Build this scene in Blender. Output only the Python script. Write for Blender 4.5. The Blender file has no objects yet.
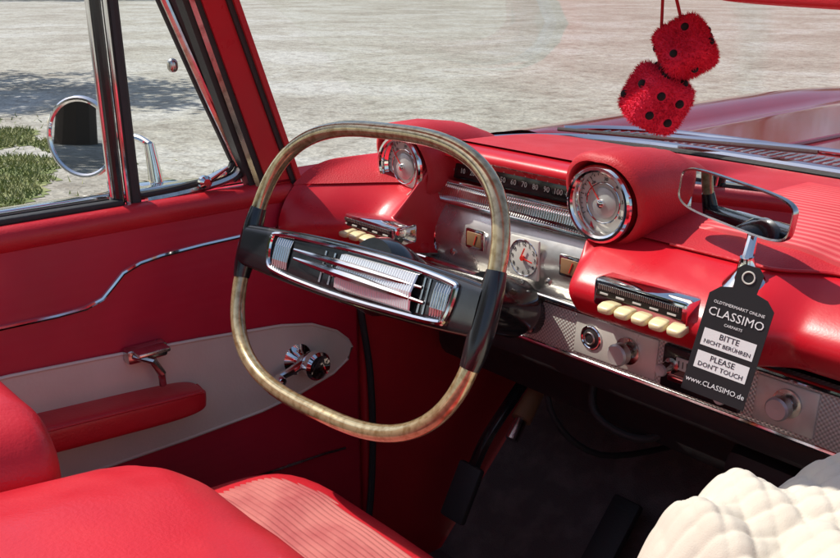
import bpy, bmesh, math, random
from mathutils import Vector, Matrix, Euler, noise
random.seed(7)
scn=bpy.context.scene
scn.view_settings.view_transform='Standard'; scn.view_settings.look='None'; scn.view_settings.exposure=0
COL=scn.collection
rad=math.radians
# ---------------------------------------------------------------- materials
def mat(name,col,rough=.5,metal=0,spec=.5,coat=0,bump=None,mix=None,trans=0,noise_rough=0,sheen=0):
    m=bpy.data.materials.new(name); m.use_nodes=True; nt=m.node_tree; N=nt.nodes; L=nt.links
    b=N["Principled BSDF"]
    b.inputs["Base Color"].default_value=(*col,1); b.inputs["Roughness"].default_value=rough
    b.inputs["Metallic"].default_value=metal; b.inputs["Specular IOR Level"].default_value=spec
    b.inputs["Coat Weight"].default_value=coat; b.inputs["Coat Roughness"].default_value=.08
    b.inputs["Transmission Weight"].default_value=trans; b.inputs["Sheen Weight"].default_value=sheen
    g=N.new("ShaderNodeNewGeometry")
    if mix:   # (scale, col2, lo, hi)
        n=N.new("ShaderNodeTexNoise"); n.inputs["Scale"].default_value=mix[0]; n.inputs["Detail"].default_value=3
        L.new(g.outputs["Position"],n.inputs["Vector"])
        r=N.new("ShaderNodeMapRange"); r.inputs["From Min"].default_value=mix[2]; r.inputs["From Max"].default_value=mix[3]
        L.new(n.outputs["Fac"],r.inputs["Value"])
        x=N.new("ShaderNodeMix"); x.data_type='RGBA'; x.inputs["A"].default_value=(*col,1); x.inputs["B"].default_value=(*mix[1],1)
        L.new(r.outputs["Result"],x.inputs["Factor"]); L.new(x.outputs["Result"],b.inputs["Base Color"])
    if noise_rough:
        n=N.new("ShaderNodeTexNoise"); n.inputs["Scale"].default_value=18; n.inputs["Detail"].default_value=3
        L.new(g.outputs["Position"],n.inputs["Vector"])
        r=N.new("ShaderNodeMapRange"); r.inputs["To Min"].default_value=max(0,rough-noise_rough); r.inputs["To Max"].default_value=rough+noise_rough
        r.inputs["From Min"].default_value=.3; r.inputs["From Max"].default_value=.7
        L.new(n.outputs["Fac"],r.inputs["Value"]); L.new(r.outputs["Result"],b.inputs["Roughness"])
    if bump:  # (kind,scale,strength,dist)
        if bump[0]=='noise':
            n=N.new("ShaderNodeTexNoise"); n.inputs["Detail"].default_value=2
        elif bump[0]=='voronoi': n=N.new("ShaderNodeTexVoronoi")
        else:
            n=N.new("ShaderNodeTexWave"); n.bands_direction=bump[0]; n.wave_profile='SIN'
        n.inputs["Scale"].default_value=bump[1]
        L.new(g.outputs["Position"],n.inputs["Vector"])
        bp=N.new("ShaderNodeBump"); bp.inputs["Strength"].default_value=bump[2]; bp.inputs["Distance"].default_value=bump[3]
        L.new(n.outputs[0] if bump[0]=='voronoi' else n.outputs["Fac"],bp.inputs["Height"]); L.new(bp.outputs["Normal"],b.inputs["Normal"])
    return m
M={}
M['vinyl']=mat('red_vinyl',(.60,.020,.030),.36,bump=('noise',260,.22,.002),mix=(7,(.50,.013,.024),.35,.7),noise_rough=.08)
M['pad']=mat('red_dash_pad',(.57,.022,.030),.50,spec=.45,bump=('noise',420,.35,.002),mix=(9,(.47,.013,.023),.35,.7),noise_rough=.09)
M['dashpaint']=mat('red_dash_paint',(.60,.012,.024),.32,spec=.5,bump=('noise',300,.08,.001),noise_rough=.08,mix=(5,(.52,.010,.021),.35,.7))
M['doorfab']=mat('red_door_vinyl',(.58,.012,.042),.46,bump=('Z',18,.07,.002),mix=(6,(.48,.009,.034),.35,.7),noise_rough=.06)
M['ribpad']=mat('ribbed_red_pad',(.62,.05,.065),.5,mix=(12,(.50,.03,.04),.35,.7))
M['paint']=mat('red_body_paint',(.24,.006,.010),.15,coat=.7,spec=.5,mix=(5,(.20,.006,.010),.4,.7))
M['ribfab']=mat('ribbed_seat_fabric',(.50,.15,.13),.8,mix=(14,(.38,.07,.07),.4,.65))
M['chrome']=mat('chrome',(.84,.83,.81),.08,1,noise_rough=.05)
M['agedchrome']=mat('aged_chrome',(.64,.62,.59),.22,1,mix=(45,(.30,.26,.22),.5,.75),noise_rough=.12)
M['alum']=mat('brushed_aluminium',(.72,.71,.67),.30,.85,bump=('X',120,.05,.001),noise_rough=.08,mix=(30,(.54,.52,.48),.5,.8))
M['plate']=mat('satin_plate',(.72,.69,.62),.34,.35,bump=('X',140,.05,.001),noise_rough=.08,mix=(30,(.56,.53,.47),.5,.8))
M['black']=mat('black_plastic',(.012,.012,.013),.20,coat=.4,noise_rough=.08)
M['rubber']=mat('black_rubber',(.03,.029,.029),.6,bump=('noise',150,.3,.002))
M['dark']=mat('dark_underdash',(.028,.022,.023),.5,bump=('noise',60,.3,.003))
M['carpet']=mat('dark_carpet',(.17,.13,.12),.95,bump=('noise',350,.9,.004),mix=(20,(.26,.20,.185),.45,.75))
M['mat']=mat('rubber_floor_mat',(.20,.175,.165),.6,bump=('X',30,.9,.005))
M['cream']=mat('cream_vinyl',(.80,.74,.61),.5,bump=('noise',200,.15,.002),mix=(6,(.70,.63,.51),.4,.7))
M['button']=mat('cream_plastic',(.80,.68,.40),.3,coat=.3)
M['white']=mat('white_print',(.82,.82,.82),.6)
M['dial']=mat('dial_silver',(.55,.55,.53),.4,.5)
M['dialw']=mat('dial_white',(.66,.64,.58),.5)
M['redneedle']=mat('red_needle',(.7,.03,.02),.4)
M['amber']=mat('amber_gauge',(.28,.16,.08),.4)
M['rim']=mat('aged_gold_rim',(.60,.49,.27),.17,coat=1,mix=(110,(.38,.27,.12),.44,.66),metal=.6,noise_rough=.10)
M['card']=mat('black_card',(.015,.015,.017),.45)
M['fur']=mat('red_fur',(.74,.016,.06),.9)
M['pip']=mat('black_pip',(.008,.008,.008),.9)
M['string']=mat('red_string',(.4,.01,.02),.8)
M['cloth']=mat('cream_quilted_cotton',(.64,.59,.49),.95,bump=('noise',700,.35,.001),mix=(9,(.58,.525,.43),.35,.7),sheen=.2)
M['mirror']=mat('mirror_glass',(.74,.76,.78),.01,1)
M['bark']=mat('bark',(.10,.07,.05),.9)
M['leaf']=mat('leaves',(.07,.12,.03),.6,mix=(1.3,(.12,.18,.05),.4,.6))
M['grass']=mat('grass_blades',(.17,.21,.06),.7,mix=(2.5,(.33,.32,.14),.42,.66))
M['brown']=mat('brown_leather',(.26,.13,.06),.5)
def glass(name,fac,tint=(1,1,1)):
    m=bpy.data.materials.new(name); m.use_nodes=True; nt=m.node_tree; nt.nodes.clear(); N=nt.nodes;L=nt.links
    o=N.new("ShaderNodeOutputMaterial"); t=N.new("ShaderNodeBsdfTransparent"); t.inputs[0].default_value=(*tint,1)
    gl=N.new("ShaderNodeBsdfGlossy"); gl.inputs["Roughness"].default_value=.02
    fr=N.new("ShaderNodeLayerWeight"); fr.inputs["Blend"].default_value=fac
    mx=N.new("ShaderNodeMixShader"); L.new(fr.outputs["Fresnel"],mx.inputs[0]); L.new(t.outputs[0],mx.inputs[1]); L.new(gl.outputs[0],mx.inputs[2]); L.new(mx.outputs[0],o.inputs[0])
    return m
M['glass']=glass('windshield_glass',.09,(.96,.97,.95))
M['clear']=mat('clear_ribbed_plastic',(.80,.82,.83),.12,metal=.35,coat=1)
def hatch():
    m=mat('crosshatched_metal',(.58,.56,.52),.34,.4); nt=m.node_tree;N=nt.nodes;L=nt.links;b=N["Principled BSDF"]
    g=N.new("ShaderNodeNewGeometry"); s=N.new("ShaderNodeSeparateXYZ"); L.new(g.outputs["Position"],s.inputs[0])
    def sw(o):
        a=N.new("ShaderNodeMath"); a.operation='MULTIPLY'; a.inputs[1].default_value=2*math.pi/.0066; L.new(s.outputs[o],a.inputs[0])
        c=N.new("ShaderNodeMath"); c.operation='SINE'; L.new(a.outputs[0],c.inputs[0]); return c
    x=sw(0); z=sw(2); mu=N.new("ShaderNodeMath"); mu.operation='MULTIPLY'; L.new(x.outputs[0],mu.inputs[0]); L.new(z.outputs[0],mu.inputs[1])
    bp=N.new("ShaderNodeBump"); bp.inputs["Strength"].default_value=.5; bp.inputs["Distance"].default_value=.001
    L.new(mu.outputs[0],bp.inputs["Height"]); L.new(bp.outputs["Normal"],b.inputs["Normal"])
    r=N.new("ShaderNodeMapRange"); r.inputs["From Min"].default_value=-1; L.new(mu.outputs[0],r.inputs["Value"])
    mx=N.new("ShaderNodeMix"); mx.data_type='RGBA'; mx.inputs["A"].default_value=(.38,.35,.31,1); mx.inputs["B"].default_value=(.84,.81,.75,1)
    L.new(r.outputs["Result"],mx.inputs["Factor"]); L.new(mx.outputs["Result"],b.inputs["Base Color"])
    return m
M['hatch']=hatch()
# ---------------------------------------------------------------- primitives -> (verts, faces)
def from_bm(bm,mx=None):
    if mx is not None: bmesh.ops.transform(bm,matrix=mx,verts=bm.verts)
    bm.verts.index_update(); v=[tuple(q.co) for q in bm.verts]; f=[[a.index for a in p.verts] for p in bm.faces]; bm.free(); return v,f
def TR(c,rot=(0,0,0)): return Matrix.Translation(Vector(c))@Euler(rot).to_matrix().to_4x4()
def box(c,s,rot=(0,0,0),bev=.004,seg=2):
    bm=bmesh.new(); bmesh.ops.create_cube(bm,size=1); bmesh.ops.scale(bm,vec=Vector(s),verts=bm.verts)
    bev=min(bev,min(s)*.49)
    if bev>0: bmesh.ops.bevel(bm,geom=bm.edges[:],offset=bev,segments=seg,affect='EDGES',profile=.5)
    return from_bm(bm,TR(c,rot))
def axis_m(c,ax):
    z=Vector(ax).normalized(); q=z.to_track_quat('Z','Y'); return Matrix.Translation(Vector(c))@q.to_matrix().to_4x4()
def lathe(c,ax,prof,n=32,cap=True):
    mx=axis_m(c,ax); v=[];f=[]
    for r,h in prof:
        for i in range(n):
            a=2*math.pi*i/n; v.append(tuple(mx@Vector((r*math.cos(a),r*math.sin(a),h))))
    for k in range(len(prof)-1):
        for i in range(n): j=(i+1)%n; f.append([k*n+i,k*n+j,(k+1)*n+j,(k+1)*n+i])
    if cap: f.append(list(range(n))[::-1]); f.append([(len(prof)-1)*n+i for i in range(n)])
    return v,f
def smooth_path(p,k=6,closed=False):
    p=[Vector(q) for q in p]; n=len(p); o=[]
    rng=range(n) if closed else range(n-1)
    for i in rng:
        g=(lambda j:p[j%n]) if closed else (lambda j:p[max(0,min(n-1,j))])
        a,b,c,d=g(i-1),g(i),g(i+1),g(i+2)
        for t in range(k):
            t/=k; o.append(.5*((2*b)+(c-a)*t+(2*a-5*b+4*c-d)*t*t+(3*b-a-3*c+d)*t**3))
    if not closed: o.append(p[-1])
    return o
def tube(pts,r,n=10,closed=False,flat=(1,1),up=Vector((0,0,1))):
    pts=[Vector(p) for p in pts]; m=len(pts); v=[];f=[]
    for i,p in enumerate(pts):
        a=pts[(i-1)%m] if (closed or i>0) else p; b=pts[(i+1)%m] if (closed or i<m-1) else p
        t=(b-a).normalized(); s=t.cross(up)
        if s.length<1e-3: s=t.cross(Vector((0,1,0)))
        s.normalize(); w=s.cross(t); rr=r[i] if isinstance(r,(list,tuple)) else r
        for k in range(n):
            g=2*math.pi*k/n; v.append(tuple(p+s*math.cos(g)*rr*flat[0]+w*math.sin(g)*rr*flat[1]))
    for i in range(m if closed else m-1):
        for k in range(n):
            a=i*n+k;b=i*n+(k+1)%n;c=((i+1)%m)*n+(k+1)%n;d=((i+1)%m)*n+k; f.append([a,b,c,d])
    if not closed: f.append(list(range(n))[::-1]); f.append([(m-1)*n+k for k in range(n)])
    return v,f
def grid(rows,closed=False):
    n=len(rows[0]); v=[tuple(p) for r in rows for p in r]; f=[]
    for i in range(len(rows)-1):
        for j in range(n if closed else n-1): k=(j+1)%n; f.append([i*n+j,i*n+k,(i+1)*n+k,(i+1)*n+j])
    return v,f
def extrude_poly(pts,off):
    n=len(pts); off=Vector(off); v=[tuple(p) for p in pts]+[tuple(Vector(p)+off) for p in pts]
    return v,[list(range(n)),[n+i for i in range(n)][::-1]]+[[i,(i+1)%n,n+(i+1)%n,n+i][::-1] for i in range(n)]
def superpad(c,s,e=(.5,.5),rot=(0,0,0),nu=28,nv=40,fn=None):
    mx=TR(c,rot); v=[];f=[]
    def sp(x,p): return math.copysign(abs(x)**p,x)
    for i in range(nu+1):
        a=-math.pi/2+math.pi*i/nu
        for j in range(nv):
            b=2*math.pi*j/nv
            q=Vector((s[0]/2*sp(math.cos(a),e[0])*sp(math.cos(b),e[1]),s[1]/2*sp(math.cos(a),e[0])*sp(math.sin(b),e[1]),s[2]/2*sp(math.sin(a),e[0])))
            if fn: q=fn(q)
            v.append(tuple(mx@q))
    for i in range(nu):
        for j in range(nv): k=(j+1)%nv; f.append([i*nv+j,i*nv+k,(i+1)*nv+k,(i+1)*nv+j])
    return v,f
def wrinkle(q):
    return q*(1+.022*noise.noise(q*9)+.010*noise.noise(q*24))
def torus(c,ax,R,r,n=40,k=10):
    mx=axis_m(c,ax); return tube([mx@Vector((R*math.cos(2*math.pi*i/n),R*math.sin(2*math.pi*i/n),0)) for i in range(n)],r,k,True,up=Vector(ax))
# ---------------------------------------------------------------- object makers
WL={}
def link(o,parent,label=None):
    COL.objects.link(o)
    if parent is not None:
        o.parent=parent; o.matrix_parent_inverse=Matrix.Translation(WL[parent.name]).inverted()
    WL[o.name]=Vector(o.location)
    if label:o["label"]=label
    return o
def mk(name,parts,m,parent=None,smooth=True,label=None,flatang=35):
    if isinstance(parts,tuple): parts=[parts]
    mats=m if isinstance(m,list) else [m]*len(parts)
    V=[];Fc=[];MI=[]; um=[]
    for (v,f),mm in zip(parts,mats):
        if mm not in um: um.append(mm)
        b=len(V); V+=v; Fc+=[[b+i for i in q] for q in f]; MI+=[um.index(mm)]*len(f)
    lo=Vector([min(v[k] for v in V) for k in range(3)]); hi=Vector([max(v[k] for v in V) for k in range(3)]); c=(lo+hi)/2
    me=bpy.data.meshes.new(name); me.from_pydata([tuple(Vector(v)-c) for v in V],[],Fc); me.update()
    for x in um: me.materials.append(M[x])
    me.polygons.foreach_set("material_index",MI)
    bm=bmesh.new(); bm.from_mesh(me); bmesh.ops.recalc_face_normals(bm,faces=bm.faces)
    if smooth:
        for f in bm.faces: f.smooth=True
        for e in bm.edges:
            if len(e.link_faces)==2 and e.calc_face_angle(0)>rad(flatang): e.smooth=False
    bm.to_mesh(me); bm.free()
    o=bpy.data.objects.new(name,me); o.location=c
    return link(o,parent,label)
def empty(name,loc,label=None,cat=None,parent=None,group=None):
    o=bpy.data.objects.new(name,None); o.location=loc; o.empty_display_size=.05; link(o,parent,label)
    if cat:o["category"]=cat
    if group:o["group"]=group
    return o
def text_pr(s,size,mx,ext=.0002,align='CENTER'):
    cu=bpy.data.curves.new("t",'FONT'); cu.body=s; cu.size=size; cu.align_x=align; cu.align_y='CENTER'; cu.extrude=ext; cu.resolution_u=2
    o=bpy.data.objects.new("t",cu); COL.objects.link(o); dg=bpy.context.evaluated_depsgraph_get(); e=o.evaluated_get(dg); me=e.to_mesh()
    v=[tuple(mx@q.co) for q in me.vertices]; f=[list(p.vertices) for p in me.polygons]; e.to_mesh_clear(); bpy.data.objects.remove(o); bpy.data.curves.remove(cu)
    return v,f
def ss(x,a,b):
    t=max(0,min(1,(x-a)/(b-a))); return t*t*(3-2*t)
# ================================================================= CAR
GZ=-.20
car=empty("convertible_car",(0,1.0,GZ),"red 1960s convertible with open roof parked on worn gravelly asphalt","car")
def yw(x): return .90+.63*max(0,1-(abs(x)/.752)**6)**(1/3)
# ------------------------------------------------ dashboard
def nose(x):
    n=1.03-.05*(ss(x,-.23,-.185)*(1-ss(x,.05,.12)))
    n-= .05*(1-ss(x,-.57,-.53))
    n-= .115*(1-ss(x,-.745,-.62)) + .14*ss(x,.60,.745)
    return n
fB=[1,.78,.55,.33,.18,.07,0,.012,.06,.17]; zB=[.955,.960,.958,.945,.925,.900,.868,.84,.818,.808]
yA=[0,1.42,1.32,1.22,1.12,1.088,1.082,1.10,1.14,1.145]; zA=[.955,.975,.992,1.0,1.003,.999,.985,.98,.90,.80]
def prof(x):
    a=ss(x,-.60,-.56)*(1-ss(x,-.24,-.20)); n=nose(x); w=yw(x)-.01; p=[]
    for i in range(10):
        y=n+fB[i]*(w-n); z=zB[i]
        ya=yA[i] if i else w
        p.append(Vector((x,y*(1-a)+ya*a,z*(1-a)+zA[i]*a)))
    return smooth_path(p,4)
xs=[-.75+1.5*i/200 for i in range(201)]
dash=mk("dashboard",[grid([prof(x) for x in xs])],'dashpaint',car,flatang=60)
def toppad(x):
    P=prof(x); return [p+Vector((0,0,.004)) for p in P[:17]]
mk("dash_top_pad",grid([toppad(x) for x in xs]),'pad',dash,flatang=60)
mk("pad_piping",tube([prof(x)[16]+Vector((0,-.001,.004)) for x in xs if x>-.10],.0024,6),'vinyl',dash)
rows=[]
for i in range(121):
    y=1.13+.30*i/120
    r=[]
    for j in range(40):
        x=-.10+.72*j/39
        P=prof(x); z=.96
        for a,b in zip(P[:-1],P[1:]):
            if b.y<=y<=a.y: z=a.z+(b.z-a.z)*(y-a.y)/(b.y-a.y+1e-9); break
        edge=min(i,120-i,(j)*6,(39-j)*6)
        r.append((x,y,z+(.008 if edge>0 else .003)+(.0022*math.sin(y*2*math.pi/.0125) if edge>1 else 0)))
    rows.append(r)
mk("ribbed_speaker_pad",grid(rows),'ribpad',dash,flatang=80)
def pod(cx,cz,cy,q=1.0):
    hood=[]
    secs=[(cy+.03,.0560,0,0),(cy+.004,.0565,0,.5),(cy-.004,.060,.001,1),(cy-.002,.066,.002,1),(cy+.006,.0695,.003,1),(cy+.05,.071,.002,.3),(cy+.12,.068,-.006,0),(cy+.18,.061,-.020,0),(cy+.25,.046,-.040,0),(cy+.31,.02,-.055,0)]
    for y,r,dz,k_ in secs:
        row=[]
        for k in range(48):
            a=2*math.pi*k/48; s=math.sin(a); c=math.cos(a)
            rr=r*(1+.16*max(0,s)*abs(c))*q
            yy=y-.020*max(0,s+.1)*k_
            row.append((cx+rr*c,yy,cz+dz+rr*s))
        hood.append(row)
    mk("gauge_hood",grid(hood,True),'pad',dash,flatang=70)
    gy=cy-.014
    def S(p): return [(r*q,h) for r,h in p]
    g=mk("round_gauge",[torus((cx,gy,cz),(0,1,0),.0505*q,.0062),lathe((cx,gy+.012,cz),(0,-1,0),S([(.053,-.02),(.053,.006),(.047,.010),(.043,.002)]),cap=False),torus((cx,gy+.009,cz),(0,1,0),.029*q,.0014)],'chrome',dash)
    D=[lathe((cx,gy+.016,cz),(0,-1,0),S([(.05,0),(.05,.003),(.0,.0031)]),cap=False)]; MM=['dialw']
    D.append(lathe((cx,gy+.012,cz),(0,-1,0),S([(.022,0),(.022,.003),(.016,.006),(0,.007)]),cap=False)); MM.append('dial')
    for k in range(25):
        a=rad(-30+240*k/24); L=.006 if k%4==0 else .0035; R=.0415*q
        D.append(box((cx+R*math.cos(a),gy+.0122,cz+R*math.sin(a)),(L,.0006,.0009),(0,-a,0),0)); MM.append('black')
    for k in range(7):
        a=rad(210-240*k/6); R=.0335*q
        D.append(text_pr(str(k*10),.0075,Matrix.Translation((cx+R*math.cos(a),gy+.0122,cz+R*math.sin(a)))@Matrix.Rotation(rad(90),4,'X'))); MM.append('black')
    mk("gauge_dial",D,MM,g)
    mk("gauge_needle",[box((cx-.012,gy+.004,cz+.014),(.036,.0012,.0016),(0,rad(50),0),0),lathe((cx,gy+.006,cz),(0,-1,0),[(.006,0),(.006,.005),(.003,.007)])],['redneedle','chrome'],g)
pod(-.634,.958,1.058,1.05); pod(-.199,.971,1.060)
sp=mk("speedometer",[box((-.418,1.112,.962),(.335,.012,.040),(rad(-8),0,0),.003)],'black',dash)
T=[];X0=-.562
for k in range(13):
    x=X0+.285*k/12
    T.append(text_pr(str(k*10),.0125,Matrix.Translation((x,1.1035,.958))@Matrix.Rotation(rad(82),4,'X')))
    T.append(box((x,1.1055,.974),(.0012,.0008,.008),(0,0,0),0)); 
for k in range(48):
    T.append(box((X0+.285*k/48,1.105,.9755),(.0006,.0008,.004),(0,0,0),0))
mk("speedometer_numbers",T,'dialw',sp,smooth=False)
mk("speedometer_frame",[tube([(-.585,1.092,.984),(-.43,1.088,.985),(-.252,1.092,.984)],.0028),tube([(-.585,1.092,.940),(-.43,1.088,.940),(-.252,1.092,.940)],.003)],'chrome',sp)
rows=[]
for j in range(281):
    x=-.592+.342*j/280; d=.0016*(1 if j%4<2 else -1)
    rows.append([(x,1.096+d,.938),(x,1.086+d,.930),(x,1.082+d,.918),(x,1.086+d,.908),(x,1.10,.904)])
mk("ribbed_trim",grid(rows),'chrome',sp,smooth=False)
rows=[]
for i in range(17):
    t=i/16; z=.902-.108*t; y=1.100-.020*math.sin(math.pi*t)-.008*t
    rows.append([(-.60+.375*j/30,y+.004*(abs(j-15)/15)**4,z) for j in range(31)])
ip=mk("instrument_panel",grid(rows),'alum',dash)
def py(z): t=(.902-z)/.108; return 1.100-.020*math.sin(math.pi*t)-.008*t
mk("panel_end_cap",superpad((-.602,1.098,.85),(.055,.06,.108),(.9,.9)),'chrome',ip)
mk("panel_trim",[tube([(-.605,1.088,.905),(-.43,1.082,.906),(-.222,1.088,.905)],.004),tube([(-.605,1.078,.792),(-.43,1.074,.791),(-.215,1.078,.792)],.0055),tube([(-.224,1.088,.905),(-.218,1.07,.85),(-.217,1.078,.792)],.004)],'chrome',ip)
CX=-.362
ck=mk("dash_clock",[box((CX,py(.85)-.002,.850),(.062,.006,.066),(0,0,0),.004)],'dialw',ip)
CT=[]
for k in range(12):
    a=rad(30*k); R=.024
    CT.append(text_pr(str(12 if k==0 else k),.009,Matrix.Translation((CX+R*math.sin(a),py(.85)-.0057,.850+R*math.cos(a)))@Matrix.Rotation(rad(90),4,'X')))
mk("clock_numerals",CT,'black',ck,smooth=False)
mk("clock_hands",[box((CX,py(.85)-.008,.858),(.0022,.001,.020),(0,rad(25),0),0),box((CX+.010,py(.85)-.009,.849),(.024,.001,.002),(0,rad(10),0),0),lathe((CX,py(.85)-.005,.85),(0,-1,0),[(.004,0),(.004,.005)])],['redneedle','redneedle','redneedle'],ck)
mk("clock_bezel",[torus((CX,py(.85)-.005,.85),(0,1,0),.0295,.0014)],'chrome',ck)
for x in (-.475,-.268):
    g=mk("small_gauge",[box((x,py(.855)-.002,.856),(.044,.006,.034),(0,0,0),.003)],'chrome',ip)
    mk("gauge_window",[box((x,py(.855)-.005,.856),(.034,.003,.024),(0,0,0),.001),box((x+.004,py(.855)-.0072,.856),(.0014,.001,.018),(0,rad(20),0),0)],['amber','redneedle'],g)
for x in (-.535,-.425,-.315):
    mk("warning_lamp",[lathe((x,py(.82)+.002,.82),(0,-1,0),[(.006,0),(.006,.004),(.003,.006)])],'agedchrome',ip)
def cluster(cx,cy,cz,w,h,dx=0,dz=0):
    b=mk("push_button_unit",[box((cx,cy+.012,cz),(w,.05,h),(0,0,0),.006)],'chrome',dash)
    mk("button_scale",[box((cx,cy-.0135,cz+h*.12),(w*.9,.002,h*.42),(0,0,0),.001)]+[box((cx-w*.42+w*.84*k/40,cy-.015,cz+h*.24),(.0008,.001,h*.16),(0,0,0),0) for k in range(41)]+[box((cx-w*.36+w*.72*k/4,cy-.0152,cz+h*.03),(.013,.001,.0022),(0,0,0),0) for k in range(5)],['black']+['alum']*41+['dialw']*5,b,smooth=False)
    for k in range(5):
        x=cx+dx-w*.34+w*.74*k/4
        mk("push_button",[superpad((x,cy-.009,cz+dz-h*.44),(w*.160,.034,.0115),(.45,.45),(rad(14),0,0),12,20)],'button',b)
cluster(-.612,.962,.868,.155,.034)
cluster(-.070,.986,.873,.148,.040,.004,.002)
strip=mk("dash_trim_strip",[box((0,1.088,.757),(1.50,.03,.076),(rad(-4),0,0),.004)],'hatch',dash)
mk("trim_bead",[tube([(-.75,1.068,.798),(.75,1.068,.798)],.0045),tube([(-.75,1.074,.716),(.75,1.074,.716)],.005)],'chrome',strip)
mk("switch_plate",[box((-.175,1.0735,.757),(.150,.006,.062),(rad(-4),0,0),.004)],'plate',strip)
mk("switch_plate",[box((.095,1.0735,.757),(.085,.006,.062),(rad(-4),0,0),.004)],'plate',strip)
rd=mk("radio_face",[box((-.026,1.070,.757),(.125,.010,.064),(rad(-4),0,0),.004)],'black',strip)
mk("radio_dial",[box((-.026,1.0635,.768),(.075,.003,.018),(0,0,0),.001)]+[box((-.058+.064*k/10,1.0615,.768),(.001,.001,.010),(0,0,0),0) for k in range(11)]+[box((-.026,1.0645,.744),(.10,.003,.012),(0,0,0),.002)],['dialw']+['black']*11+['chrome'],rd)
def knob(c,r,name="control_knob",par=None):
    mk(name,[lathe(c,(0,-1,0),[(r*1.25,0),(r*1.25,.004),(r*.7,.006),(r*.7,.014),(r,.016),(r*1.02,.028)],cap=False),lathe(c,(0,-1,0),[(r*1.02,.028),(r*.86,.031),(r*.5,.0305),(0,.030)],cap=False)],['agedchrome','dial'],par or strip)
knob((-.150,1.072,.757),.0165); knob((.098,1.072,.762),.0155); knob((-.070,1.066,.762),.009); knob((.022,1.066,.752),.009)
mk("cigar_lighter",[torus((-.218,1.070,.757),(0,1,0),.017,.0028),lathe((-.218,1.072,.757),(0,-1,0),[(.016,0),(.016,.003),(.009,.006),(0,.0065)],cap=False),torus((-.218,1.066,.757),(0,1,0),.009,.0015)],['chrome','dark','agedchrome'],strip)
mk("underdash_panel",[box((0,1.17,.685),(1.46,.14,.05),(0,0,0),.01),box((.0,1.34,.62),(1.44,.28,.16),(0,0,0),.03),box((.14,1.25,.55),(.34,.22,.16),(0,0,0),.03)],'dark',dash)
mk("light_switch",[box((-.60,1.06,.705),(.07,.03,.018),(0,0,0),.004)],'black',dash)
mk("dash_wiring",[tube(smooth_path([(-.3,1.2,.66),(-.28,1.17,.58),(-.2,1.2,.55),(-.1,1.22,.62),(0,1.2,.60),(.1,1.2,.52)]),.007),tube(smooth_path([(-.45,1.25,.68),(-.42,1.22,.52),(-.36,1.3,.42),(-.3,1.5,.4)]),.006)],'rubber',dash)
# ------------------------------------------------ dash mirror
mb=empty("rear_view_mirror",(.03,1.065,.92),parent=car)
mk("mirror_base",[lathe((.033,1.055,.902),(0,-.15,1),[(.032,0),(.031,.008),(.021,.018),(.012,.028),(.0085,.044)],cap=True)],'chrome',mb)
mk("mirror_stem",[tube([(.033,1.050,.940),(.028,1.066,.968),(.012,1.084,.995)],[.0078,.0065,.006])],'chrome',mb)
mc=Vector((-.006,1.070,1.003)); mrot=Euler((rad(-4.5),rad(3.5),rad(-14)))
mm=Matrix.Translation(mc)@mrot.to_matrix().to_4x4()
def mirror_loop(w,h,y):
    o=[]
    for k in range(64):
        a=2*math.pi*k/64; c=math.cos(a); s=math.sin(a)
        x=w/2*math.copysign(abs(c)**.45,c); z=h/2*math.copysign(abs(s)**.5,s)
        x*= 1+ .05*(s>0)*s
        o.append(mm@Vector((x,y,z)))
    return o
mk("mirror_housing",grid([mirror_loop(.188,.052,-.002),mirror_loop(.194,.058,-.003),mirror_loop(.196,.060,.001),mirror_loop(.194,.058,.006),mirror_loop(.16,.040,.014),mirror_loop(.06,.02,.018),mirror_loop(.005,.003,.019)],True),'agedchrome',mb)
v=mirror_loop(.189,.053,-.0022); mk("mirror_glass",([tuple(q) for q in v],[list(range(len(v)))]),'mirror',mb,smooth=False)
# ------------------------------------------------ steering wheel
A=rad(22); W=Vector((-.349,.722,.905)); rz=rad(3)
eu=Vector((1,0,0)); ev=Vector((0,math.sin(A),math.cos(A))); en=Vector((0,-math.cos(A),math.sin(A)))
def wp(u,v,d=0):
    u2=u*math.cos(rz)-v*math.sin(rz); v2=u*math.sin(rz)+v*math.cos(rz)
    return W+eu*u2+ev*v2+en*d
sw=empty("steering_wheel",W,parent=car)
def rimp(t):
    c=math.cos(t);s=math.sin(t); e=.68
    return (.251*math.copysign(abs(c)**e,c), .192*math.copysign(abs(s)**e,s)-.002)
rim=mk("rim",tube([wp(*rimp(2*math.pi*i/120)) for i in range(120)],.0112,14,True,up=en),'rim',sw)
for s,hw in ((0,10),(math.pi,9)):
    pts=[]; 
    for i in range(15):
        t=s+rad(-hw+2*hw*i/14)-(rad(3) if s==0 else 0)
        pts.append(wp(*rimp(t)))
    mk("rim_sleeve",tube(pts,[.0122+.0035*math.sin(math.pi*i/14) for i in range(15)],14,up=en),'black',sw)
def fd(u):
    t=min(1,abs(u)/.248); return -.020*(1-t**2.2)+.020-.004*t*t
def spoke():
    rows=[]
    for i in range(41):
        t=-1+2*i/40; u=.248*t; hh=.041-.010*t*t; dd=.020-.004*t*t; off=-.020*(1-abs(t)**2.2)
        row=[]
        for k in range(24):
            a=2*math.pi*k/24; c=math.cos(a); s=math.sin(a)
            row.append(wp(u,hh*math.copysign(abs(s)**.45,s)-.006,off+dd*math.copysign(abs(c)**.35,c)))
        rows.append(row)
    return grid(rows,True)
spk=mk("spoke",spoke(),'black',sw)
mk("hub_shroud",[lathe(W+en*-.05,-en,[(.05,-.02),(.055,0),(.05,.03),(.036,.07),(.034,.08)])],'black',sw)
fr=[]
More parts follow.
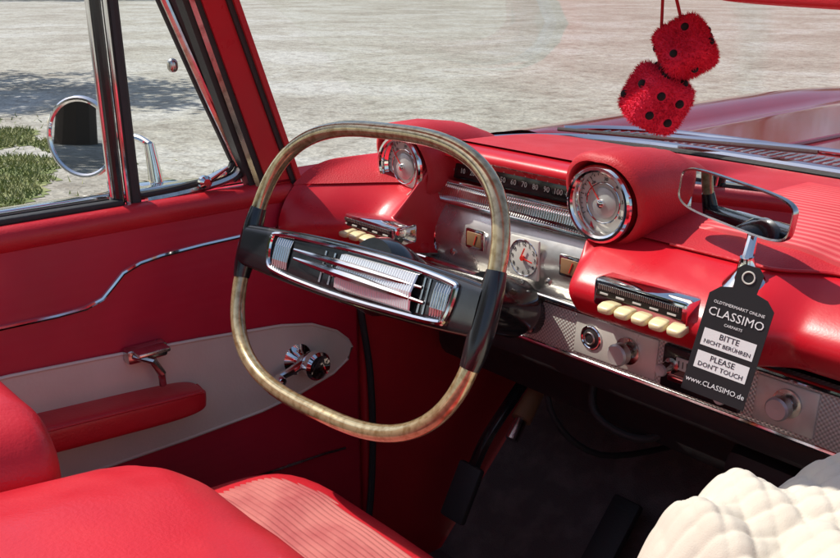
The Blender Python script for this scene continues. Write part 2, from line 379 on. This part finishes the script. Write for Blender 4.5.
for (u,v) in [(-.165,.022),(-.08,.025),(.02,.026),(.11,.024),(.195,.018),(.206,.010),(.200,-.024),(.184,-.032),(.10,-.036),(0,-.038),(-.09,-.036),(-.155,-.031),(-.176,-.022),(-.182,.012)]:
    fr.append(wp(u,v,fd(u)+.002))
mk("horn_ring",tube(smooth_path(fr,4,True),.0040,8,True,up=en),'chrome',sw)
def inlay(u0,u1,v0,v1,nm,m,d=.0015,rib=0):
    rows=[]; n=max(4,int((u1-u0)/.0012)) if rib else 10
    for i in range(n+1):
        u=u0+(u1-u0)*i/n; e=rib*(1 if i%4<2 else -1)
        rows.append([wp(u,v0+(v1-v0)*k/4,fd(u)+d+e+ (0 if k not in (0,4) else -.002)) for k in range(5)])
    mk(nm,grid(rows),m,sw,smooth=False)
inlay(-.170,-.135,-.026,.017,"spoke_end_trim",'agedchrome',.002,.0008)
inlay(.168,.196,-.027,.014,"spoke_end_trim",'agedchrome',.002,.0008)
rows=[]
for i in range(131):
    u=-.018+.155*i/130; d=.0012*(1 if i%4<2 else -1)
    rows.append([wp(u,.020,fd(u)-.003),wp(u,.017,fd(u)+.007+d),wp(u,-.006,fd(u)+.012+d),wp(u,-.028,fd(u)+.007+d),wp(u,-.032,fd(u)-.003)])
mk("ribbed_lens",grid(rows),'clear',sw,smooth=False)
def hbar(us,v0,v1,h,r):
    P=[wp(us[0]+(us[1]-us[0])*i/12,v0+(v1-v0)*i/12,fd(us[0]+(us[1]-us[0])*i/12)+h+.008*math.sin(math.pi*i/12)) for i in range(13)]
    mk("horn_bar",tube(P,[.0022+r*math.sin(math.pi*i/12) for i in range(13)],8,up=en),'chrome',sw)
hbar((-.122,.150),.006,.003,.006,.003); hbar((-.118,.160),-.006,-.014,.006,.0045)
for u in (-.040,-.060,.146,.156):
    mk("spoke_rib",tube([wp(u,.016,fd(u)+.001),wp(u,-.028,fd(u)+.001)],.0014,6,up=en),'agedchrome',sw)
mk("steering_column",[tube([W-en*.10,W-en*.34,W-en*.62],[.034,.036,.036],20,up=Vector((1,0,0))),lathe(W-en*.26,-en,[(.044,0),(.048,.02),(.048,.08),(.04,.10)])],'black',sw)
# ------------------------------------------------ door (driver side)
DX=-.76
def dbox(y0,y1,z0,z1,x0,x1,b=.006): return box(((x0+x1)/2,(y0+y1)/2,(z0+z1)/2),(abs(x1-x0),y1-y0,z1-z0),(0,0,0),b,3)
door=mk("door",[dbox(-.40,1.045,.10,.932,-.815,DX,.012)],'doorfab',car)
def dpoly(pts,x,th): return extrude_poly([(x,y,z) for y,z in pts],(th,0,0))
mk("door_top_roll",[tube([(DX-.012,-.40,.912),(DX-.012,.3,.914),(DX-.012,.85,.916),(DX-.012,1.0,.912)],.021,14)],'vinyl',door)
tr=[(-.38,.79),(.2,.789),(.388,.788),(.47,.787),(.515,.789),(.543,.798),(.562,.815),(.58,.832),(.61,.843),(.646,.848),(.72,.852),(.803,.854),(1.02,.858)]
mk("door_trim_strip",tube([(DX+.002,y,z) for y,z in tr],.0042,8),'chrome',door)
wh=[(-.30,.72),(.2,.716),(.392,.712),(.53,.703),(.70,.690),(.864,.674),(.93,.660),(.985,.633),(1.01,.61),(1.02,.592),(1.01,.57),(.975,.550),(.90,.532),(.813,.521),(.66,.516),(.51,.515),(.2,.515),(-.30,.515)]
mk("door_insert",dpoly(wh,DX-.001,.007),'cream',door,smooth=False)
mk("insert_piping",tube([(DX+.005,y,z) for y,z in wh[1:-1]],.0032,6),'cream',door)
arm=mk("armrest",superpad((DX+.030,.46,.616),(.075,.45,.048),(.38,.4),(rad(-3.5),0,0)),'vinyl',door,label="padded red armrest with seam")
mk("armrest_piping",tube(smooth_path([(DX+.066,.25,.646),(DX+.066,.45,.636),(DX+.064,.64,.624),(DX+.050,.674,.618),(DX+.02,.682,.617)]),.0022,6),'vinyl',arm)
hd=mk("door_handle",[box((DX+.012,.60,.697),(.024,.070,.026),(0,0,0),.006),tube([(DX+.022,.575,.70),(DX+.038,.60,.69),(DX+.040,.612,.665),(DX+.034,.615,.642)],[.006,.007,.007,.006]),box((DX+.035,.60,.706),(.03,.055,.008),(0,0,0),.003)],'agedchrome',door)
wc=mk("window_crank",[lathe((DX,.895,.600),(1,0,0),[(.030,0),(.030,.006),(.020,.012),(.013,.02),(.013,.028)]),tube([(DX+.026,.895,.600),(DX+.034,.86,.595),(DX+.036,.83,.590)],[.010,.008,.007],10,flat=(1,1)),lathe((DX+.024,.905,.600),(1,0,0),[(.012,0),(.020,.006),(.026,.02),(.027,.034),(.022,.040),(.012,.036),(0,.036)],cap=False)],'chrome',door)
mk("crank_knob",[lathe((DX+.034,.83,.590),(1,0,0),[(.006,0),(.009,.006),(.010,.016),(.007,.022),(0,.023)],cap=False)],'chrome',wc)
mk("lower_trim_line",tube([(DX+.003,-.3,.42),(DX+.003,.5,.405),(DX+.003,.95,.385),(DX+.003,1.0,.38)],.003,6),'agedchrome',door)
mk("window_sill",[dbox(-.40,.60,.934,.944,-.790,-.772,.003),dbox(-.40,.60,.930,.938,-.812,-.792,.002),dbox(-.40,.80,.934,.946,-.83,-.815,.003),dbox(-.40,.85,.930,.940,-.868,-.838,.004)],['rubber','dark','chrome','chrome'],door)
vw=empty("vent_window",(DX-.03,.6,.94),parent=door)
def bar(p,q,r,fl=(1,1),n=10): return tube([p,q],r,n,flat=fl,up=Vector((1,0,0)))
x=-.785
mk("vent_divider",[bar((x-.004,.588,.93),(x-.004,.580,1.27),.004),bar((x,.598,.93),(x,.590,1.27),.0085),bar((x+.004,.611,.93),(x+.004,.603,1.27),.0045),bar((x+.002,.624,.93),(x+.002,.616,1.27),.0085)],['chrome','black','chrome','rubber'],vw)
fv=[(.632,.944),(.70,.947),(.775,.957),(.80,.972),(.792,1.0),(.745,1.11),(.69,1.245),(.68,1.27)]
mk("vent_frame",[tube(smooth_path([(x,y,z) for y,z in fv],4),.0055,8),tube(smooth_path([(x+.002,y+.010,z-.009) for y,z in fv],4),.0075,8),tube(smooth_path([(x+.004,y+.024,z-.010) for y,z in fv[2:]],4),.006,8)],['rubber','agedchrome','rubber'],vw)
gp=[(.625,.944),(.70,.947),(.775,.957),(.80,.972),(.792,1.0),(.745,1.11),(.68,1.27),(.62,1.27)]
mk("vent_glass",([(x,y,z) for y,z in gp],[list(range(len(gp)))]),'glass',vw,smooth=False)
mk("vent_latch",[box((x+.014,.755,.958),(.016,.05,.012),(rad(18),0,0),.004),lathe((x+.02,.735,.955),(1,0,0),[(.011,0),(.011,.008),(.006,.012)]),tube([(x+.024,.74,.955),(x+.03,.775,.975)],[.005,.003])],'chrome',vw)
mk("vent_knob",[superpad((x+.012,.700,1.143),(.016,.016,.022),(.8,.8),(0,0,0),10,14)],'agedchrome',vw)
# ------------------------------------------------ body
mk("kick_panel",[dbox(1.052,1.75,.02,.80,-.80,DX-.004,.01)],'vinyl',car)
mk("door_seal",tube(smooth_path([(DX+.004,1.0,.90),(DX+.004,1.03,.80),(DX+.004,1.045,.66),(DX+.004,1.065,.52),(DX+.004,1.068,.35),(DX+.004,1.05,.18),(DX+.004,1.0,.10)]),.007,8),'rubber',car)
mk("door_sill_step",[dbox(-.40,1.10,.0,.11,-.82,-.72,.012)],'vinyl',car)
fl=mk("floor_pan",[dbox(-.6,1.30,-.02,.03,-.80,.80,.004)],'carpet',car)
toe=[[(x,1.26+.46*t,.03+.46*t) for x in (-.76,-.4,0,.4,.76)] for t in (0,.25,.5,.75,1)]
mk("toe_board",grid(toe),'carpet',car)
tn=[]
for i in range(21):
    y=-.5+2.1*i/20; h=.13+.16*ss(y,.9,1.6)
    tn.append([(x,y,.02+h*math.exp(-(x/.16)**4)) for x in [-.3+.6*j/24 for j in range(25)]])
mk("transmission_tunnel",grid(tn),'carpet',car)
mk("floor_mat",[box((-.44,1.02,.04),(.44,.42,.012),(0,0,0),.004)],'mat',fl)
mk("floor_mat",[box((.44,1.02,.04),(.44,.42,.012),(0,0,0),.004)],'mat',fl)
mk("firewall",[box((0,1.74,.62),(1.56,.02,.66),(0,0,0),.004)],'dark',car)
bp=mk("brake_pedal",[tube(smooth_path([(-.545,1.40,.62),(-.548,1.30,.52),(-.555,1.20,.42),(-.56,1.16,.35)]),.012,8,flat=(1.2,.8))],'black',car)
mk("pedal_pad",[box((-.56,1.135,.315),(.062,.016,.115),(rad(-28),0,0),.006)],'rubber',bp)
ga=mk("accelerator_pedal",[box((-.36,1.33,.20),(.065,.02,.22),(rad(-42),0,0),.006)],'rubber',car)
mk("hand_brake_lever",[tube([(-.50,1.28,.52),(-.49,1.22,.47)],[.016,.020],12),tube([(-.49,1.22,.47),(-.485,1.19,.44)],[.012,.013],12)],['brown','agedchrome'],car)
mk("dimmer_switch",[lathe((-.50,1.29,.08),(0,-.6,.8),[(.02,0),(.02,.02),(.012,.03)])],'agedchrome',car)
# A pillar + header
def ploft(bot,top,n=10):
    return grid([[Vector(a).lerp(Vector(b),i/n) for a,b in zip(bot,top)] for i in range(n+1)],True)
for s in (1,-1):
    P=empty("windshield_pillar",(s*-.76,.86,.94),parent=car)
    def q(b0,b1,t0,t1,xi,xo,m,nm,dz=0):
        bot=[(s*xi,b0,.925),(s*xi,b1,.925),(s*xo,b1,.925),(s*xo,b0,.925)]; top=[(s*(xi+.07),t0,1.285),(s*(xi+.07),t1,1.285),(s*(xo+.07),t1,1.285),(s*(xo+.07),t0,1.285)]
        mk(nm,ploft(bot,top),m,P)
    q(.858,.905,.700,.742,-.762,-.80,'dashpaint',"pillar_post")
    q(.843,.859,.688,.701,-.766,-.79,'rubber',"pillar_seal")
    q(.835,.844,.680,.689,-.763,-.79,'agedchrome',"pillar_chrome")
    q(.826,.836,.672,.681,-.768,-.79,'rubber',"pillar_seal")
    q(.903,.915,.738,.748,-.757,-.79,'rubber',"windshield_gasket")
    q(.912,.922,.747,.757,-.752,-.79,'pad',"windshield_garnish")
hb=[]
for i in range(41):
    x=-.70+1.4*i/40
    hb.append([(x,.66,1.268),(x,.70,1.263),(x,.745,1.268),(x,.755,1.282),(x,.73,1.30),(x,.66,1.30),(x,.652,1.285)])
hdr=mk("windshield_header",grid(hb,True),'vinyl',car)
mk("header_trim",[tube([(-.69,.757,1.272),(.69,.757,1.272)],.006)],'chrome',hdr)
mk("sun_visor",[superpad((.435,.690,1.264),(.46,.13,.018),(.35,.25),(0,rad(1.6),0))],'vinyl',hdr)
gr=[]
for i in range(81):
    t=-math.pi/2+math.pi*i/80; x=.748*math.copysign(abs(math.sin(t))**.6,math.sin(t))
    b=Vector((x,yw(x),.958)); tp=Vector((x*.92,.752,1.278))
    gr.append([b.lerp(tp,k/8)+Vector((0,.03*math.sin(math.pi*k/8),.03*math.sin(math.pi*k/8))) for k in range(9)])
mk("windshield",grid(gr),'glass',car)
base=[Vector((x,yw(x)+.004,.960)) for x in [.748*math.copysign(abs(math.sin(-math.pi/2+math.pi*i/80))**.6,math.sin(-math.pi/2+math.pi*i/80)) for i in range(81)]]
mk("windshield_chrome",[tube([p+Vector((0,.012,.004)) for p in base],.009,8),tube(base,.006,8)],['chrome','rubber'],car)
rows=[]
for i in range(50):
    y=1.44+1.75*i/49; r=[]
    for j in range(81):
        x=-.93+1.86*j/80; ax=abs(x)
        z=.955+.018*math.exp(-((ax-.70)/.07)**2)+.010*math.exp(-(x/.10)**2)-.035*ss(y,2.4,3.3)-.012*math.exp(-((ax-.60)/.03)**2)
        z-= .10*ss(ax,.80,.93)
        if y<yw(x)+.02 and ax<.75: z-=.02
        r.append((x,y,z))
    rows.append(r)
hood=mk("hood",grid(rows),'paint',car,flatang=60)
rows=[[(x,yw(x)+.02+.11*t,.966-.004*t) for t in (0,.5,1)] for x in [-.66+1.32*i/60 for i in range(61)]]
mk("cowl_vent",[grid(rows)]+[box((-.60+1.2*k/70,yw(-.60+1.2*k/70)+.075,.969),(.006,.07,.004),(0,0,0),.001) for k in range(71)],['paint']+['agedchrome']*71,hood,smooth=False)
mk("hood_edge_trim",[tube([(x,yw(x)+.145,.970) for x in [-.68+1.36*i/60 for i in range(61)]],.006,8)],'chrome',hood)
mk("hood_crease",tube([(-.30,1.72,.958),(-.28,2.4,.955),(-.27,3.1,.925)],.006,8),'paint',hood)
mk("wiper",[tube(smooth_path([(.05,1.60,.985),(-.15,1.575,.992),(-.42,1.50,.990)]),.005,8),tube([(-.15,1.57,.988),(-.62,1.44,.985)],.004,8)],['chrome','rubber'],hood)
mk("wiper",[tube(smooth_path([(.50,1.58,.985),(.40,1.575,.992),(.20,1.56,.990)]),.005,8),tube([(.46,1.555,.988),(.08,1.555,.985)],.004,8)],['chrome','rubber'],hood)
for s in (1,-1):
    pr=[(s*-.815,.932),(s*-.87,.930),(s*-.915,.905),(s*-.93,.86),(s*-.935,.70),(s*-.94,.5),(s*-.93,.3),(s*-.90,.12),(s*-.84,.05)]
    rows=[]
    for i in range(60):
        y=-1.8+5.0*i/59; 
        rows.append([(a,y,b-(0 if y<1.4 or b<.85 else .05*(y-1.4)/1.8)) for a,b in pr])
    mk("body_side",grid(rows),'paint',car)
    mk("fender_side_cowl",grid([[(s*-.755,y,.935),(s*-.78,y,.952),(s*-.83,y,.940)] for y in [.86+.7*i/10 for i in range(11)]]),'paint',car)
pd=mk("passenger_door",[dbox(-.40,1.045,.10,.925,.76,.815,.012)],'doorfab',car)
mk("door_top_roll",[tube([(.772,-.40,.906),(.772,1.0,.906)],.021,14)],'vinyl',pd)
mk("door_insert",extrude_poly([(.7615,y,z) for y,z in wh],(-.007,0,0)),'cream',pd,smooth=False)
# ------------------------------------------------ side mirror
sm=empty("side_mirror",(-.90,.70,.93),parent=car)
n=Vector((.515,-.857,.06)).normalized(); c=Vector((-.98,.626,1.012))
mk("mirror_shell",[torus(c,n,.066,.0055,48,10),lathe(c,-n,[(.068,0),(.066,.012),(.05,.03),(.02,.04),(0,.042)],cap=False)],'chrome',sm)
cm=axis_m(c+n*.002,n)
mk("mirror_glass",([tuple(cm@Vector((.064*math.cos(2*math.pi*i/48),.064*math.sin(2*math.pi*i/48),0))) for i in range(48)],[list(range(48))]),'mirror',sm,smooth=False)
mk("mirror_arm",[tube(smooth_path([c-n*.035,(-.965,.69,1.010),(-.93,.705,1.008),(-.905,.712,1.000)]),.0065,10),tube([(-.905,.712,1.002),(-.895,.715,.93)],[.009,.013],12),box((-.895,.715,.932),(.05,.07,.01),(0,0,0),.004)],'chrome',sm)
# ------------------------------------------------ seats
def ribs(cx,cy,cz,w,d,name,par):
    rows=[]; n=int(d/.0012)
    for i in range(n+1):
        y=-d/2+d*i/n
        r=[]
        for j in range(41):
            x=-w/2+w*j/40
            a=abs(2*x/w); b=abs(2*y/d)
            z=cz+.0032*abs(math.sin(math.pi*(y+.004*a*a)/.0096))-.022*a**8-.030*b**8-.012*max(0,a*b)**4+.004*noise.noise(Vector((x*12,y*12,1)))
            r.append((cx+x,cy+y,z))
        rows.append(r)
    return mk(name,grid(rows),'ribfab',par,flatang=100)
ds=empty("driver_seat",(-.34,.35,.1),parent=car)
mk("seat_cushion",superpad((-.27,.445,.475),(.56,.58,.17),(.28,.38)),'vinyl',ds)
ribs(-.265,.455,.568,.50,.52,"ribbed_cushion_cover",ds)
mk("seat_back",superpad((-.47,.19,.60),(.40,.19,.52),(.40,.32),(rad(-8),0,0),40,64,fn=wrinkle),'vinyl',ds)
mk("seat_base",[dbox(.16,.62,.03,.42,-.50,-.04,.01)],'dark',ds)
ps=empty("passenger_seat",(.36,.45,.1),parent=car)
mk("seat_cushion",superpad((.37,.50,.50),(.62,.60,.19),(.32,.36)),'vinyl',ps)
mk("seat_back",superpad((.17,.225,.61),(.93,.32,.46),(.36,.28),(rad(-8),0,0),48,80,fn=wrinkle),'vinyl',ps)
mk("seat_base",[dbox(.25,.74,.03,.44,.10,.64,.01)],'dark',ps)
# ================================================================= loose things
cl=[]; NN=260
def mound(x,y,cx,cy,rx,ry,h,p=2.6):
    d=((abs(x-cx)/rx)**p+(abs(y-cy)/ry)**p); return h*max(0,1-d)**.55
for i in range(NN+1):
    r=[]
    for j in range(NN+1):
        u=-1+2*i/NN; v=-1+2*j/NN
        x=.40+.33*u; y=.80+.19*v
        wx=x+.012*noise.noise(Vector((x*10,y*10,5))); wy=y+.016*noise.noise(Vector((x*8,y*8,9)))
        h=max(mound(wx,wy,.40,.79,.29,.165,.235),mound(wx,wy,.33,.85,.19,.11,.262),mound(wx,wy,.50,.80,.16,.12,.262),mound(wx,wy,.22,.79,.13,.13,.225))
        k=min(1,h/.08)
        f=.009*math.sin((x*1.0+y*1.6)*34+3*noise.noise(Vector((x*5,y*5,2))))+.014*noise.noise(Vector((x*9,y*9,.3)))
        a=(wx+wy)/.034; b=(wx-wy)/.034
        da=abs(a-round(a)); db=abs(b-round(b)); q=.0045*(min(1,da*3.2)**.5+min(1,db*3.2)**.5)-.0045
        r.append((wx,wy,.566+h+k*(f+q)))
    cl.append(r)
cloth=mk("folded_blanket",grid(cl),'cloth',None,flatang=180,label="crumpled cream quilted blanket heaped on the red passenger seat"); cloth["category"]="blanket"
def die(loc,side,rot,top,pipsets,lab):
    mx=TR(loc,rot); E=empty("fuzzy_dice",loc,lab,"fuzzy dice",group="fuzzy dice hanging from the windshield header")
    b=mk("dice_body",superpad(loc,(side*1.06,)*3,(.42,.42),rot,32,48),'fur',E)
    V=[];Fs=[]; rng=random.Random(int(loc[0]*1000))
    faces=[((1,0,0),(0,1,0)),((-1,0,0),(0,1,0)),((0,1,0),(1,0,0)),((0,-1,0),(1,0,0)),((0,0,1),(1,0,0)),((0,0,-1),(1,0,0))]
    PP={1:[(0,0)],2:[(-.5,-.5),(.5,.5)],3:[(-.55,-.55),(0,0),(.55,.55)],4:[(-.5,-.5),(.5,.5),(-.5,.5),(.5,-.5)],5:[(-.55,-.55),(.55,.55),(-.55,.55),(.55,-.55),(0,0)],6:[(-.5,-.6),(-.5,0),(-.5,.6),(.5,-.6),(.5,0),(.5,.6)]}
    pts=[]
    for fi,(nn,uu) in enumerate(faces):
        nn=Vector(nn);uu=Vector(uu);vv=nn.cross(uu)
        for (a,c) in PP[pipsets[fi]]:
            pts.append(nn*side*.525+uu*a*side*.42+vv*c*side*.42)
    mk("dice_pip",[superpad(mx@p,(side*.17,)*3,(1,1),(0,0,0),8,12) for p in pts],'pip',E)
    for k in range(9000):
        d=Vector((rng.gauss(0,1),rng.gauss(0,1),rng.gauss(0,1))).normalized()
        pn=sum(abs(q)**5 for q in d)**(1/5); p=d/pn*side*.52
        if any((p-q).length<side*.115 for q in pts): continue
        nrm=Vector([math.copysign(abs(q)**2.5,q) for q in d]).normalized()
        t=nrm.cross(Vector((rng.random()-.5,rng.random()-.5,rng.random()-.5))).normalized()
        L=.0026+rng.random()*.0022; lean=Vector((rng.gauss(0,.5),rng.gauss(0,.5),rng.gauss(0,.5)))
        b0=len(V); V+= [mx@(p-t*.0005),mx@(p+t*.0005),mx@(p+(nrm+lean).normalized()*L)]; Fs.append([b0,b0+1,b0+2])
    mk("dice_fur",([tuple(q) for q in V],Fs),'fur',E,smooth=False)
    a=mx@Vector((0,0,0)); 
    mk("hanging_string",tube(smooth_path([Vector(top),Vector(top).lerp(a,.5)+Vector((.001,0,0)),a]),.0014,6),'string',E)
die((.116,.715,1.176),.0455,(rad(18),rad(22),rad(62)),(.122,.705,1.266),[5,2,3,4,6,1],"red plush dice with black dots hanging lower on a red string")
die((.138,.721,1.2205),.040,(rad(-25),rad(-30),rad(30)),(.134,.705,1.266),[3,4,5,2,6,1],"red plush dice with black dots hanging higher on a red string")
tg=empty("hanging_tag",(.07,.955,.85),"black card tag with white lettering hung on the dashboard mirror stem","sign")
TMX=TR((.073,.955,.862),(rad(-13),rad(7),rad(12)))@Matrix.Scale(.88,4)
w,h=.088,.150
outl=[(-w/2,-h/2),(w/2,-h/2),(w/2,h/2-.012),(w/2-.012,h/2),(.016,h/2+.004),(.018,h/2+.030),(.010,h/2+.038),(-.010,h/2+.038),(-.018,h/2+.030),(-.016,h/2+.004),(-w/2+.012,h/2),(-w/2,h/2-.012)]
mk("tag_card",extrude_poly([TMX@Vector((a,0,b)) for a,b in outl],TMX.to_3x3()@Vector((0,.0015,0))),'card',tg,smooth=False)
def tp(x,z,d=-.0008): return TMX@Matrix.Translation((x,d,z))@Matrix.Rotation(rad(90),4,'X')
mk("tag_hole",[torus(TMX@Vector((0,-.0006,h/2+.022)),TMX.to_3x3()@Vector((0,1,0)),.007,.0010,24,6)],'dialw',tg)
for z in (-.008,-.040):
    mt=TMX@Matrix.Translation((0,0,z))
    mk("tag_panel",([tuple(mt@Vector(q)) for q in [(-.036,-.0006,-.0),(.036,-.0006,0),(.036,-.0006,.024),(-.036,-.0006,.024)]],[[0,1,2,3]]),'white',tg,smooth=False)
mk("tag_lettering",[text_pr("OLDTIMERMARKT ONLINE",.0058,tp(0,.054)),text_pr("CLASSIMO",.0165,tp(0,.040)),text_pr("CARPARTS",.0052,tp(0,.027))],'white',tg,smooth=False)
mk("tag_lettering",[text_pr("www.CLASSIMO.de",.0100,tp(0,-.058))],'white',tg,smooth=False)
mk("tag_panel_lettering",[text_pr("BITTE",.0110,tp(0,.0095)),text_pr("NICHT BERÜHREN",.0078,tp(0,-.0015)),text_pr("PLEASE",.0110,tp(0,-.0225)),text_pr("DON'T TOUCH",.0090,tp(0,-.0335))],'card',tg,smooth=False)
# ================================================================= setting
def ground_mat():
    m=bpy.data.materials.new("worn_asphalt"); m.use_nodes=True; nt=m.node_tree;N=nt.nodes;L=nt.links;b=N["Principled BSDF"]; b.inputs["Roughness"].default_value=.9
    g=N.new("ShaderNodeNewGeometry")
    def nz(s,d=5,dist=0):
        n=N.new("ShaderNodeTexNoise"); n.inputs["Scale"].default_value=s; n.inputs["Detail"].default_value=d; n.inputs["Roughness"].default_value=.65; n.inputs["Distortion"].default_value=dist; L.new(g.outputs["Position"],n.inputs["Vector"]); return n
    def cr(n,stops):
        c=N.new("ShaderNodeValToRGB"); e=c.color_ramp.elements
        while len(e)<len(stops): e.new(.5)
        for k,(p,co) in enumerate(stops): e[k].position=p; e[k].color=(*co,1)
        L.new(n.outputs["Fac"],c.inputs[0]); return c
    big=cr(nz(.45,4,.6),[(.36,(.30,.28,.235)),(.50,(.375,.362,.312)),(.62,(.44,.435,.40))])
    med=cr(nz(5,8),[(.35,(.66,.62,.58)),(.5,(1,1,1)),(.68,(1.12,1.1,1.06))])
    v=N.new("ShaderNodeTexVoronoi"); v.inputs["Scale"].default_value=38; L.new(g.outputs["Position"],v.inputs["Vector"])
    sv=N.new("ShaderNodeSeparateColor"); L.new(v.outputs["Color"],sv.inputs[0])
    fc=N.new("ShaderNodeMapRange"); fc.inputs["To Min"].default_value=.72; fc.inputs["To Max"].default_value=1.2; L.new(sv.outputs[0],fc.inputs["Value"])
    a=N.new("ShaderNodeMix"); a.data_type='RGBA'; a.blend_type='MULTIPLY'; a.inputs["Factor"].default_value=1; L.new(big.outputs[0],a.inputs["A"]); L.new(med.outputs[0],a.inputs["B"])
    c=N.new("ShaderNodeVectorMath"); c.operation='SCALE'; L.new(a.outputs["Result"],c.inputs[0]); L.new(fc.outputs["Result"],c.inputs["Scale"])
    L.new(c.outputs[0],b.inputs["Base Color"])
    bp=N.new("ShaderNodeBump"); bp.inputs["Strength"].default_value=.35; bp.inputs["Distance"].default_value=.01; L.new(v.outputs["Distance"],bp.inputs["Height"]); L.new(bp.outputs["Normal"],b.inputs["Normal"])
    return m
M['ground']=ground_mat()
S=400; gv=[(-S,-S,GZ),(S,-S,GZ),(S,S,GZ),(-S,S,GZ)]
gnd=mk("ground",(gv,[[0,1,2,3]]),'ground',None,smooth=False); gnd["kind"]="structure"
V=[];Fs=[]; rng=random.Random(3)
def gin(x,y):
    edge=3.15+.4*noise.noise(Vector((x*.8,0,0)))-max(0,(x+7.8))*.50+.35*noise.noise(Vector((x*2.2,y*2.2,2)))
    return y<edge and x>-10.6+.8*noise.noise(Vector((y*1.3,3,0))) and noise.noise(Vector((x*1.6,y*1.6,7)))>-.36
cs=.05
for i in range(int(5.4/cs)):
    for j in range(int(4.4/cs)):
        x=-11.0+i*cs; y=-.8+j*cs
        if gin(x,y) and rng.random()<.85:
            b0=len(V); V+=[(x,y,GZ+.004),(x+cs,y,GZ+.004),(x+cs,y+cs,GZ+.004),(x,y+cs,GZ+.004)]; Fs.append([b0,b0+1,b0+2,b0+3])
cnt=0
while cnt<48000:
    x=rng.uniform(-11.0,-5.6); y=rng.uniform(-.8,3.6)
    if not gin(x,y) and rng.random()>.008: continue
    cnt+=1; a=rng.uniform(0,6.28); hgt=rng.uniform(.015,.055); wd=.008
    b0=len(V); V+=[(x-wd*math.cos(a),y-wd*math.sin(a),GZ),(x+wd*math.cos(a),y+wd*math.sin(a),GZ),(x+rng.uniform(-.04,.04),y+rng.uniform(-.04,.04),GZ+hgt)]; Fs.append([b0,b0+1,b0+2])
gs=mk("grass",(V,Fs),'grass',None,smooth=False); gs["kind"]="stuff"
def tree_parts():
    rng=random.Random(11)
    T=[tube(smooth_path([(0,0,0),(.05,.03,1.2),(-.05,.08,2.4),(.08,0,3.8),(.0,.05,5.2)],3),[.22,.2,.19,.18,.17,.16,.15,.14,.12,.10,.08,.06,.03],10,up=Vector((1,0,0)))]
    tips=[]
    for k in range(12):
        a=k*2.4; z=1.9+.27*k; L=rng.uniform(1.2,2.1)*(1-.03*k); e=Vector((math.cos(a)*L,math.sin(a)*L,z+L*.55)); tips.append(e); tips.append(Vector((0,0,z)).lerp(e,.6)+Vector((0,0,.3)))
        T.append(tube([(0,0,z),Vector((0,0,z)).lerp(e,.5)+Vector((0,0,.1)),e],[.07,.045,.012],6))
    tips.append(Vector((0,0,5.6)))
    V=[];Fs=[]
    for t in tips:
        for q in range(5):
            c=t+Vector((rng.gauss(0,.4),rng.gauss(0,.4),rng.gauss(0,.3))); R=rng.uniform(.25,.5)
            for k in range(50):
                p=c+Vector((rng.gauss(0,1),rng.gauss(0,1),rng.gauss(0,.8)))*R*.6
                d=Vector((rng.gauss(0,1),rng.gauss(0,1),rng.gauss(0,1))).normalized(); e=d.orthogonal().normalized(); s=rng.uniform(.05,.10)
                b0=len(V); V+=[p-d*s,p+e*s*.5,p+d*s,p-e*s*.5]; Fs.append([b0,b0+1,b0+2,b0+3])
    return T,([tuple(q) for q in V],Fs)
tp_,lv=tree_parts()
t0=empty("tree",(0,0,0),"leafy green tree beside the parking area","tree",group="trees around the parking area")
k0=mk("trunk",tp_,'bark',t0); c0=mk("crown",lv,'leaf',t0,smooth=False)
spots=[(-14.6,2.6,1.05,0),(-1.2,-12,1.25,1),(-4.6,-11.5,1.4,2),(-8.2,-12,1.3,3),(-12,-10,1.4,4),(2,-14,1.5,5),(-3,-17,1.9,.5),(-8,-18,1.8,1.5),(-16,-6,1.2,2.2)]
for k in range(13):
    az=rad(-82+7.6*k); spots.append((math.sin(az)*64,math.cos(az)*64,2.6+.5*math.sin(k*2.3),k*1.1))
for i,(x,y,s,r) in enumerate(spots):
    if i==0: E,k,c=t0,k0,c0
    else:
        E=t0.copy();k=k0.copy();c=c0.copy()
        for o in (E,k,c): COL.objects.link(o)
        k.parent=E;c.parent=E
    E.location=(x,y,GZ); E.scale=(s,)*3; E.rotation_euler=(0,0,r)
# ================================================================= light, world, camera
sd=Vector((-.52,-.29,.80)).normalized()
sun=bpy.data.lights.new("sun",'SUN'); sun.energy=5.0; sun.angle=rad(.5); sun.color=(1,.95,.87)
so=bpy.data.objects.new("sun",sun); so.rotation_euler=sd.to_track_quat('Z','Y').to_euler(); COL.objects.link(so)
w_=bpy.data.worlds.new("World"); scn.world=w_; w_.use_nodes=True; nt=w_.node_tree; bg=nt.nodes["Background"]
sk=nt.nodes.new("ShaderNodeTexSky"); sk.sky_type='NISHITA'; sk.sun_disc=False; sk.sun_elevation=math.asin(sd.z); sk.sun_rotation=math.atan2(sd.x,sd.y); sk.dust_density=1.5
nt.links.new(sk.outputs[0],bg.inputs[0]); bg.inputs[1].default_value=.15
cam=bpy.data.cameras.new("camera"); co=bpy.data.objects.new("camera",cam); COL.objects.link(co); scn.camera=co
cam.lens=950/840*36; cam.clip_start=.02; cam.clip_end=1000
co.location=(.62,0,1.284); co.rotation_euler=(rad(72),0,rad(49))
